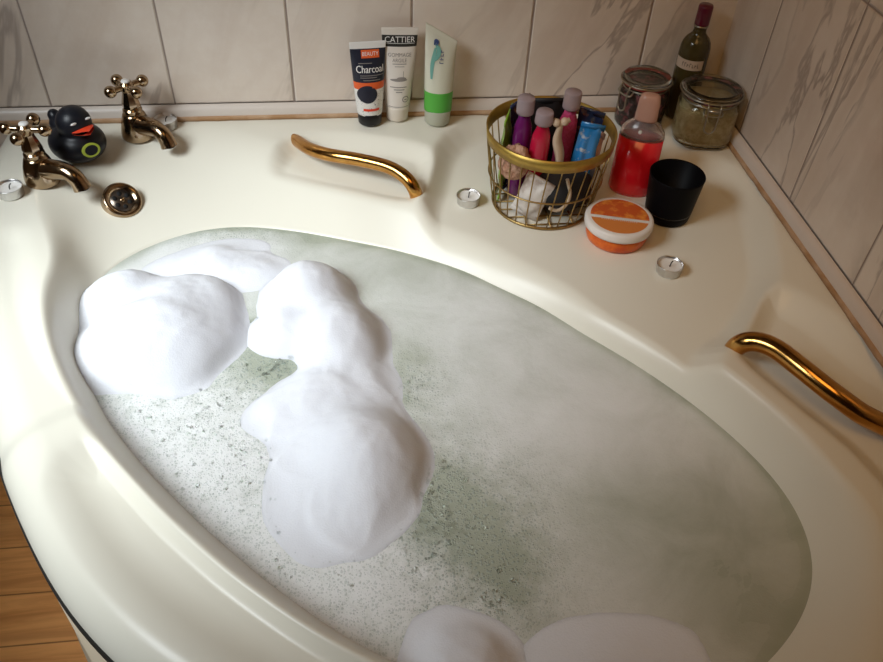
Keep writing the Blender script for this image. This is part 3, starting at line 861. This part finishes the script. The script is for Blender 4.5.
pr.join(T.wrap(rect_mb(.010, f(98.6), .015, f(97.6), 3, 1), .0009), 2)
pr.join(T.wrap(rect_mb(-.022, f(106.2), .022, f(105.6)), .0004), 2)
obj('label_print', pr, [M['printwhite'], M['printgrey'], M['printgrey'], M['tubewhite']], c_t, smooth=False)

# translucent tube with green band
p = at(437, 121); p.z = 0; H = .192
c_t = thing('squeeze_tube', 'pale translucent tube with slanted top and green band, right of three', 'tube', (p.x, p.y, 0), (-.03, .02, .02), 'toiletry tubes by the back wall')
T = Tube(H, .026, .0262, .0295, .0235, top_cut=.034)
f = lambda y: (127 - y) / 102 * H
obj('tube_body', T.body([(.026, f(109), 1), (f(109), f(92), 1), (f(92), H, 0)]), [M['tubepale'], M['green']], c_t)
obj('cap', MB().lathe([(0, 0), (.0225, 0), (.024, .002), (.0255, .026), (.024, .028), (0, .028)], 40), M['paleclear'], c_t)
pr = MB()
def swirl(pts, w, mi):
    path = catmull([(a, 0, b) for a, b in pts], 8); n = len(path)
    b2 = MB(); vs = []
    for i, q in enumerate(path):
        d = path[min(i + 1, n - 1)] - path[max(i - 1, 0)]; d = d / np.linalg.norm(d); ww = w * (.45 + .55 * math.sin(PI * (i + .5) / n))
        vs += [(q[0] - d[2] * ww, 0, q[2] + d[0] * ww), (q[0] + d[2] * ww, 0, q[2] - d[0] * ww)]
    b2.add(vs, [(2 * i, 2 * i + 1, 2 * i + 3, 2 * i + 2) for i in range(n - 1)]); pr.join(T.wrap(b2, .0007), mi)
swirl([(-.017, f(78)), (-.0165, f(66)), (-.014, f(57)), (-.011, f(48))], .0035, 0)
swirl([(-.013, f(60)), (-.007, f(56)), (-.005, f(50)), (-.010, f(45))], .0042, 0)
swirl([(-.013, f(45.5)), (-.011, f(41.5)), (-.0075, f(43)), (-.009, f(46))], .0028, 1)
tx = scrawl_mb(.026, .007, 4, 9); tx.v = [(-z + .0005, 0, x + f(56)) for x, y, z in tx.v]; pr.join(T.wrap(tx, .0009), 1)
obj('label_print', pr, [M['printteal'], M['printblue']], c_t, smooth=False)

# ------------------------------------------------------------------ wire basket
SZ = float(height([(-.39, -.30)])[0])
bk_p = Vector((-.399, -.269, SZ)); BH = .148; RB, RTP = .086, .1085
basket = thing('wire_basket', 'gold wire basket packed with toiletries on the corner shelf', 'basket', bk_p, (0, 0, 0))
tilt = Matrix.Rotation(.0, 4, 'X')
band = MB().lathe([(RTP - .0045, BH - .022), (RTP - .002, BH - .022), (RTP + .0003, BH), (RTP - .0022, BH), (RTP - .0045, BH - .022)], 72, closed=False)
obj('rim_band', band, M['basket_gold'], basket)
def circ(r, z, n=64): return [(r * math.cos(2 * PI * k / n), r * math.sin(2 * PI * k / n), z) for k in range(n)]
wr = MB(); rad = lambda z: RB + (RTP - .002 - RB) * (z / (BH - .012)) ** .85
for k in range(30):
    a = 2 * PI * k / 30; sk = .10
    wr.tube([(rad(z) * math.cos(a + sk * z / BH), rad(z) * math.sin(a + sk * z / BH), z) for z in (.004, .03, .06, .09, .13)], .0012, 6)
obj('upright_wires', wr, M['wire'], basket)
obj('hoop', MB().tube(circ(rad(.062) + .0015, .062), .0016, 8, closed=True), M['wire'], basket)
obj('base_ring', MB().tube(circ(RB, .0035), .0028, 8, closed=True), M['wire'], basket)
bw = MB()
for k in range(-3, 4):
    y = k * .024; e = math.sqrt(RB * RB - y * y); bw.tube([(-e, y, .003), (e, y, .003)], .0014, 6)
for k in (-1, 0, 1):
    y = k * .04; e = math.sqrt(RB * RB - y * y); bw.tube([(y, -e, .0048), (y, e, .0048)], .0014, 6)
obj('base_grid', bw, M['wire'], basket)

# things in the basket; positions are offsets from the basket's centre
M['purple'] = mat('purple_liquid', (.16, .012, .13), .2, coat=.4); M['crimson'] = mat('crimson_liquid', (.55, .01, .05), .2, coat=.4)
M['pinkliq'] = mat('pink_pouf', (.62, .06, .18), .6, bump=(160, .9, .004)); M['clearcap'] = mat('frosted_cap', (.62, .50, .52), .2, trans=.5, ior=1.3)
M['packgreen'] = mat('green_foil', (.22, .42, .02), .3, coat=.4); M['packblue'] = mat('blue_foil', (.02, .20, .50), .25, coat=.5, vary=(45, (.65, .62, .55), .56, .66))
M['packnavy'] = mat('navy_foil', (.015, .025, .07), .25, coat=.4, vary=(40, (.22, .10, .05), .56, .64)); M['packbrown'] = mat('brown_foil', (.20, .07, .025), .3, coat=.4, vary=(40, (.05, .04, .04), .45, .6))
M['bone'] = mat('cream_plastic', (.62, .48, .34), .4); M['loofah'] = mat('peach_mesh', (.46, .22, .13), .7, vary=(60, (.60, .36, .24), .4, .6), bump=(140, 1, .006))
M['packwhite'] = mat('white_wrapper', (.72, .66, .60), .45, vary=(35, (.55, .46, .40), .52, .6)); M['blackpouch'] = mat('black_fabric', (.012, .011, .012), .6)
BX, BY = bk_p.x, bk_p.y
def inb(name, label, cat, dx, dy, dz=.008, rot=(0, 0, 0)): return thing(name, label, cat, (BX + dx, BY + dy, SZ + dz), rot)
def small_bottle(label, liq, dx, dy, rot, h=.108, r=.016, dz=.010, caph=.022, flat=.8):
    t = inb('travel_bottle', label, 'bottle', dx, dy, dz, rot)
    obj('body', MB().lathe([(0, 0), (r * .85, 0), (r, .004), (r, h * .74), (r * .92, h * .86), (r * .62, h * .95), (r * .60, h), (0, h)], 32, sy=flat), liq, t)
    obj('cap', MB().lathe([(r * .60, h), (r * .88, h + .001), (r * .90, h + .004), (r * .86, h + caph - .002), (r * .80, h + caph), (0, h + caph)], 32), M['clearcap'], t)
    return t
small_bottle('purple travel bottle with frosted cap, tallest at the left in the basket', M['purple'], -.046, .012, (.05, -.02, .2), .162, .0165, dz=.012, caph=.028)
small_bottle('crimson travel bottle leaning beside the purple one in the basket', M['crimson'], -.022, -.012, (.06, .0, .1), .156, .0165, dz=.012, caph=.022)
small_bottle('travel bottle with pink contents and frosted cap, in the middle of the basket', M['pinkliq'], .030, .022, (.02, .02, 0), .160, .0165, dz=.012, caph=.030)

def sachet(label, m, dx, dy, rot, w, h, dz=.01, bulge=.008, name='sachet'):
    t = inb(name, label, 'sachet', dx, dy, dz, rot)
    mb = MB()
    for s in (1, -1):
        mb.grid(lambda a, c: ((a - .5) * w * (1 - .05 * math.sin(PI * c)), s * bulge * math.sin(PI * a) ** .7 * math.sin(PI * c) ** .6 + .0035 * noise.noise((a * 4, c * 5, dx * 90)), c * h + .002 * math.sin(a * 9)), 18, 22)
    obj('pouch', mb, m, t)
    for c in (0, 1): obj('sealed_edge', MB().box((-w / 2, -.0012, c * h - .005), (w / 2, .0012, c * h + .005)), m, t)
    return t
sachet('lime green foil sachet at the left side of the basket', M['packgreen'], -.068, .026, (.0, -.05, 1.2), .062, .150, dz=.012)
sachet('bright blue foil sachet standing at the right in the basket', M['packblue'], .050, -.012, (.05, .10, -.25), .040, .150, dz=.012)
sachet('dark navy foil sachet behind the blue one in the basket', M['packnavy'], .060, .030, (0, .10, -.5), .044, .150, dz=.012)
sachet('brown foil sachet against the right side of the basket', M['packbrown'], .069, -.004, (0, .10, -1.2), .040, .138, bulge=.006, dz=.012)
sachet('white wrapped packet low in the basket at the front left', M['packwhite'], -.040, -.046, (-.10, .28, -.55), .052, .070, dz=.010, bulge=.013, name='wrapped_packet')
sachet('dark patterned sachet at the back left rim of the basket', M['packnavy'], -.046, .050, (.0, .0, .8), .058, .156, bulge=.006, dz=.012)
sachet('black plain sachet across the back of the basket', M['blackpouch'], .012, .064, (.0, .0, 0), .080, .150, bulge=.006, dz=.012)
pch = inb('cloth_pouch', 'black cloth pouch lying low inside the basket', 'pouch', .018, -.028, .008)
pb = MB().ball((0.006, .002, .040), .040, 28, (1.35, 1.15, 1.0)); pb.v = [(x + .004 * noise.noise((x * 40, y * 40, z * 40)), y + .004 * noise.noise((x * 40 + 9, y * 40, z * 40)), z) for x, y, z in pb.v]
obj('bag', pb, M['blackpouch'], pch)
tag(obj('drawstring', MB().tube(catmull([(.0, -.044, .085), (.008, -.0475, .058), (.003, -.0485, .036), (-.010, -.0485, .026), (-.024, -.046, .030)], 8), .003, 10), M['bone'], pch), 'cream loop of cord')
lf = inb('bath_sponge', 'peach mesh sponge bunched at the front left of the basket', 'sponge', -.064, -.030, .075)
lb = MB().ball((0, 0, .026), .026, 32, (1.0, 1.0, 1.15)); lb.v = [tuple(Vector(v) * (1 + .22 * noise.noise((v[0] * 90, v[1] * 90, v[2] * 90)))) for v in lb.v]
obj('mesh_ball', lb, M['loofah'], lf)
br = inb('back_brush', 'cream plastic brush standing upright in the middle of the basket', 'brush', .004, -.022, .050, (.04, .02, 0))
bh = MB().tube(catmull([(0.004, 0, 0), (.010, -.002, .03), (.008, -.002, .06), (-.001, 0, .09), (.0, 0, .118)], 8), [.0055 + .0045 * math.sin(PI * min(1, max(0, (k - 8) / 24))) for k in range(33)], 16, flat=.7)
obj('handle', bh, M['bone'], br)
hd = MB().ball((.006, 0, .123), .007, 16); hd.ball((-.007, 0, .121), .007, 16); hd.tube([(-.012, 0, .126), (.002, 0, .119), (.014, 0, .127)], .0042, 10)
obj('head', hd, M['bone'], br)

# ------------------------------------------------------------------ red bottle
p = hit(629, 190, -.03)
rb = thing('shower_gel_bottle', 'clear bottle of bright red gel with peach cap, between basket and black cup', 'bottle', p, (0, 0, face_cam(p)))
obj('gel', MB().lathe([(0, 0), (.036, 0), (.040, .008), (.0385, .112), (0, .114)], 44, sx=1.0, sy=.62), M['redliquid'], rb)
obj('clear_shoulder', MB().lathe([(.0388, .1125), (.0370, .124), (.030, .135), (.020, .142), (.019, .147), (.017, .147), (.0175, .141), (.028, .133), (.035, .123), (.0368, .1145)], 44, sy=.63), M['clear'], rb)
cp = MB().lathe([(.0, .143), (.0185, .143), (.0192, .146), (.0178, .178), (.0158, .187), (.011, .190), (0, .190)], 36, sy=.66, power=2.8)
tag(obj('flip_cap', cp, M['peachcap'], rb), 'translucent peach flip cap')
obj('air_bubble', MB().ball((-.004, -.019, .128), .0035, 12), M['white'], rb)

# ------------------------------------------------------------------ black cup
p = hit(666, 216, -.03)
cup = thing('candle_cup', 'black glass candle cup on the corner shelf beside the red bottle', 'cup', p)
obj('glass', MB().lathe([(0, 0), (.034, 0), (.038, .004), (.040, .015), (.0465, .084), (.0470, .0865), (.046, .088), (.0445, .0865), (.038, .018), (0, .016)], 56), M['cupblack'], cup)
wd = obj('candle_wax', MB().lathe([(0, .030), (.030, .031), (.0405, .034), (.0405, .018), (0, .018)], 48), M['waxdark'], cup); tag(wd, 'dark used wax at the bottom')

# ------------------------------------------------------------------ orange tub
p = hit(615, 237, -.03)
ot = thing('body_butter_tub', 'round orange cream tub with a white lid, in front of the basket', 'tub', p, (0, 0, -.28))
obj('base', MB().lathe([(0, 0), (.044, 0), (.049, .003), (.0515, .010), (.0522, .031), (0, .031)], 56), M['orange'], ot)
lid = obj('lid', MB().lathe([(0.053, .028), (.0565, .028), (.0572, .031), (.0572, .0395), (.0555, .0425), (.052, .0432), (0, .0425)], 64), M['tublid'], ot)
def disc_cut(sgn, m, name, label):
    n = 40; r = .0485; y0 = -.004 if sgn > 0 else -.0095
    mb = MB(); pts = [(r * math.cos(2 * PI * k / 80), r * math.sin(2 * PI * k / 80)) for k in range(80)]
    pts = [(x, y) for x, y in pts if (y - y0) * sgn > 0]
    pts.sort(key=lambda q: math.atan2(q[1] * sgn, q[0]))
    mb.add([(x, y,   .0436) for x, y in pts], [tuple(range(len(pts)))])
    o = obj(name, mb, m, lid, smooth=False); tag(o, label)
M['fruit'] = mat('fruit_print', (.58, .10, .02), .35, vary=(55, (.85, .32, .05), .48, .68))
M['amber'] = mat('amber_print', (.66, .22, .05), .35)
disc_cut(1, M['fruit'], 'fruit_print', 'dark orange fruit picture'); disc_cut(-1, M['amber'], 'name_panel', 'amber lower half of the lid print')
ln = MB()
for y, x0, x1 in ((-.0058, -.046, .046), (-.0085, -.046, .046)): ln.box((x0, y - .0005, .0437), (x1, y + .0005, .0439))
tx = scrawl_mb(.060, .0036, 18, 3); tx.v = [(x * 1.0, z - .0135, .0439) for x, y, z in tx.v]; ln.join(tx)
obj('lettering', ln, M['printwhite'], lid, smooth=False)

# ------------------------------------------------------------------ clip-top jars and bottle in the corner
def clip_jar(label, p, rz, R, h, contents, fill, group, power=3.0, seal=None):
    t = thing('clip_top_jar', label, 'jar', p, (0, 0, rz), group)
    o = [(0, 0), (R * .90, 0), (R * .98, .005), (R, .012), (R, h * .68), (R * .95, h * .76), (R * .86, h * .82), (R * .86, h * .86)]
    i = [(r - .003, z + (.004 if z < .013 else 0)) for r, z in reversed(o[2:])] + [(0, .005)]
    g = MB()
    def sec(prof):
        for r, z in prof:
            pw = 2 + (power - 2) * max(0, min(1, (h * .80 - z) / (h * .15)))
            yield r, z, pw
    vs = []; prof = list(sec(o + i)); n = 56
    for r, z, pw in prof:
        for k in range(n):
            a = 2 * PI * k / n; ca, sa = math.cos(a), math.sin(a); q = (abs(ca) ** pw + abs(sa) ** pw) ** (-1 / pw); vs.append((r * ca * q * .93, r * sa * q * .93, z))
    fs = [(j * n + k, j * n + (k + 1) % n, (j + 1) * n + (k + 1) % n, (j + 1) * n + k) for j in range(len(prof) - 1) for k in range(n)]
    g.add(vs, fs); obj('glass_body', g, M['glass'], t)
    obj('contents', MB().lathe([(0, .0055), (R * .88, .0055), (R * .955, .012), (R * .955, h * fill * .95), (R * .8, h * fill), (0, h * fill * 1.02)], 48, power=power, sx=.93, sy=.93), contents, t)
    obj('rubber_seal', MB().lathe([(R * .80, h * .855), (R * .93, h * .855), (R * .93, h * .88), (R * .80, h * .88), (R * .80, h * .855)], 48, closed=False), seal or M['seal'], t)
    ld = obj('lid', MB().lathe([(0, h * .885), (R * .90, h * .885), (R * .965, h * .90), (R * .965, h * .945), (R * .90, h * .985), (R * .80, h), (R * .72, h * .985), (0, h * .975)], 56), M['glass'], t)
    b = MB(); y = -R
    b.tube(circ(R * .985, h * .915), .0016, 8, closed=True); b.tube(circ(R * .885, h * .80), .0015, 8, closed=True)
    w_ = .011
    b.tube(catmull([(-w_, y * .98, h * .915), (-w_, y * 1.09, h * .86), (-w_ * .9, y * 1.10, h * .66), (-w_ * .8, y * 1.09, h * .46), (0, y * 1.11, h * .40), (w_ * .8, y * 1.09, h * .46), (w_ * .9, y * 1.10, h * .66), (w_, y * 1.09, h * .86), (w_, y * .98, h * .915)], 6), .0016, 8)
    b.tube(catmull([(-w_ * 1.4, y * .9, h * .80), (-w_ * 1.3, y * 1.10, h * .74), (w_ * 1.3, y * 1.10, h * .74), (w_ * 1.4, y * .9, h * .80)], 6), .0016, 8)
    b.box((-w_ * .9, y * 1.12, h * .78), (w_ * .9, y * 1.08, h * .84)) if R > .05 else None
    obj('bail', b, M['bail'], t)
    return t
p = Vector((-.061, -.121, 0))
clip_jar('wide clip-top glass jar of tan bath salts in the corner', p, face_cam(p, .22), .0585, .104, M['salts'], .68, 'clip-top jars in the corner', seal=M['potpourri'])
p = Vector((-.168, -.064, 0))
clip_jar('smaller dark-filled clip-top jar with a red seal, behind the red bottle', p, face_cam(p, -.75), .0485, .100, M['potpourri'], .78, 'clip-top jars in the corner', 2.2)

bp_ = Vector((-.074, -.033, 0)); b_t = thing('glass_bottle', 'olive glass bottle with wine red cap in the corner behind the jar', 'bottle', bp_, (0, 0, face_cam(bp_)))
prof = [(0, 0), (.027, 0), (.0285, .003), (.0285, .130), (.0278, .141), (.0255, .150), (.0215, .157), (.0160, .1625), (.0125, .167), (.0116, .172), (.0116, .196), (0, .196)]
obj('glass', MB().lathe(prof, 44), M['bottleglass'], b_t)
cc = obj('screw_cap', MB().lathe([(0, .182), (.0128, .182), (.0134, .184), (.0134, .215), (.0122, .218), (0, .218)], 36), M['capred'], b_t); tag(cc, 'dark wine red cap')
obj('cap_ring', MB().lathe([(.0122, .178), (.0134, .179), (.0134, .1815), (.0122, .182)], 36, closed=False), M['bail'], b_t)
lb = MB().grid(lambda a, c: (.0289 * math.sin((a - .5) * 2.1 - .2), -.0289 * math.cos((a - .5) * 2.1 - .2), .104 + .019 * c), 24, 2); obj('paper_label', lb, M['labelpaper'], b_t)
tx = scrawl_mb(.034, .0075, 7, 5); tx.v = [(.0293 * math.sin(x / .029), -.0293 * math.cos(x / .029), .1135 + z) for x, y, z in tx.v]; obj('lettering', tx, M['printblack'], b_t, smooth=False)

# ------------------------------------------------------------------ light
def area(name, loc, target, sx, sy, power, col, spread=180):
    l = bpy.data.lights.new(name, 'AREA'); l.shape = 'RECTANGLE'; l.size = sx; l.size_y = sy; l.energy = power; l.color = col; l.spread = math.radians(spread)
    o = bpy.data.objects.new(name, l); COL.objects.link(o); o.location = loc
    o.rotation_euler = (Vector(target) - Vector(loc)).to_track_quat('-Z', 'Y').to_euler(); return o
area('window_daylight', (XL - .09, (wy0 + wy1) / 2, (wz0 + wz1) / 2), (-1.31, -.63, .26), .8, .8, 3.7, (.89, .96, 1.0), 52)
area('ceiling_lamp_light', (-.62, -1.25, ZC - .25), (.15, -.55, .15), .7, .7, 1.05, (1.0, .56, .20), 95)
w_ = bpy.data.worlds.new('world'); S.world = w_; w_.use_nodes = True
w_.node_tree.nodes['Background'].inputs[0].default_value = (.75, .85, 1, 1); w_.node_tree.nodes['Background'].inputs[1].default_value = .3

S.view_settings.view_transform = 'Standard'; S.view_settings.look = 'None'; S.view_settings.gamma = 1.0; S.view_settings.use_curve_mapping = False
S.view_settings.exposure = 0.56
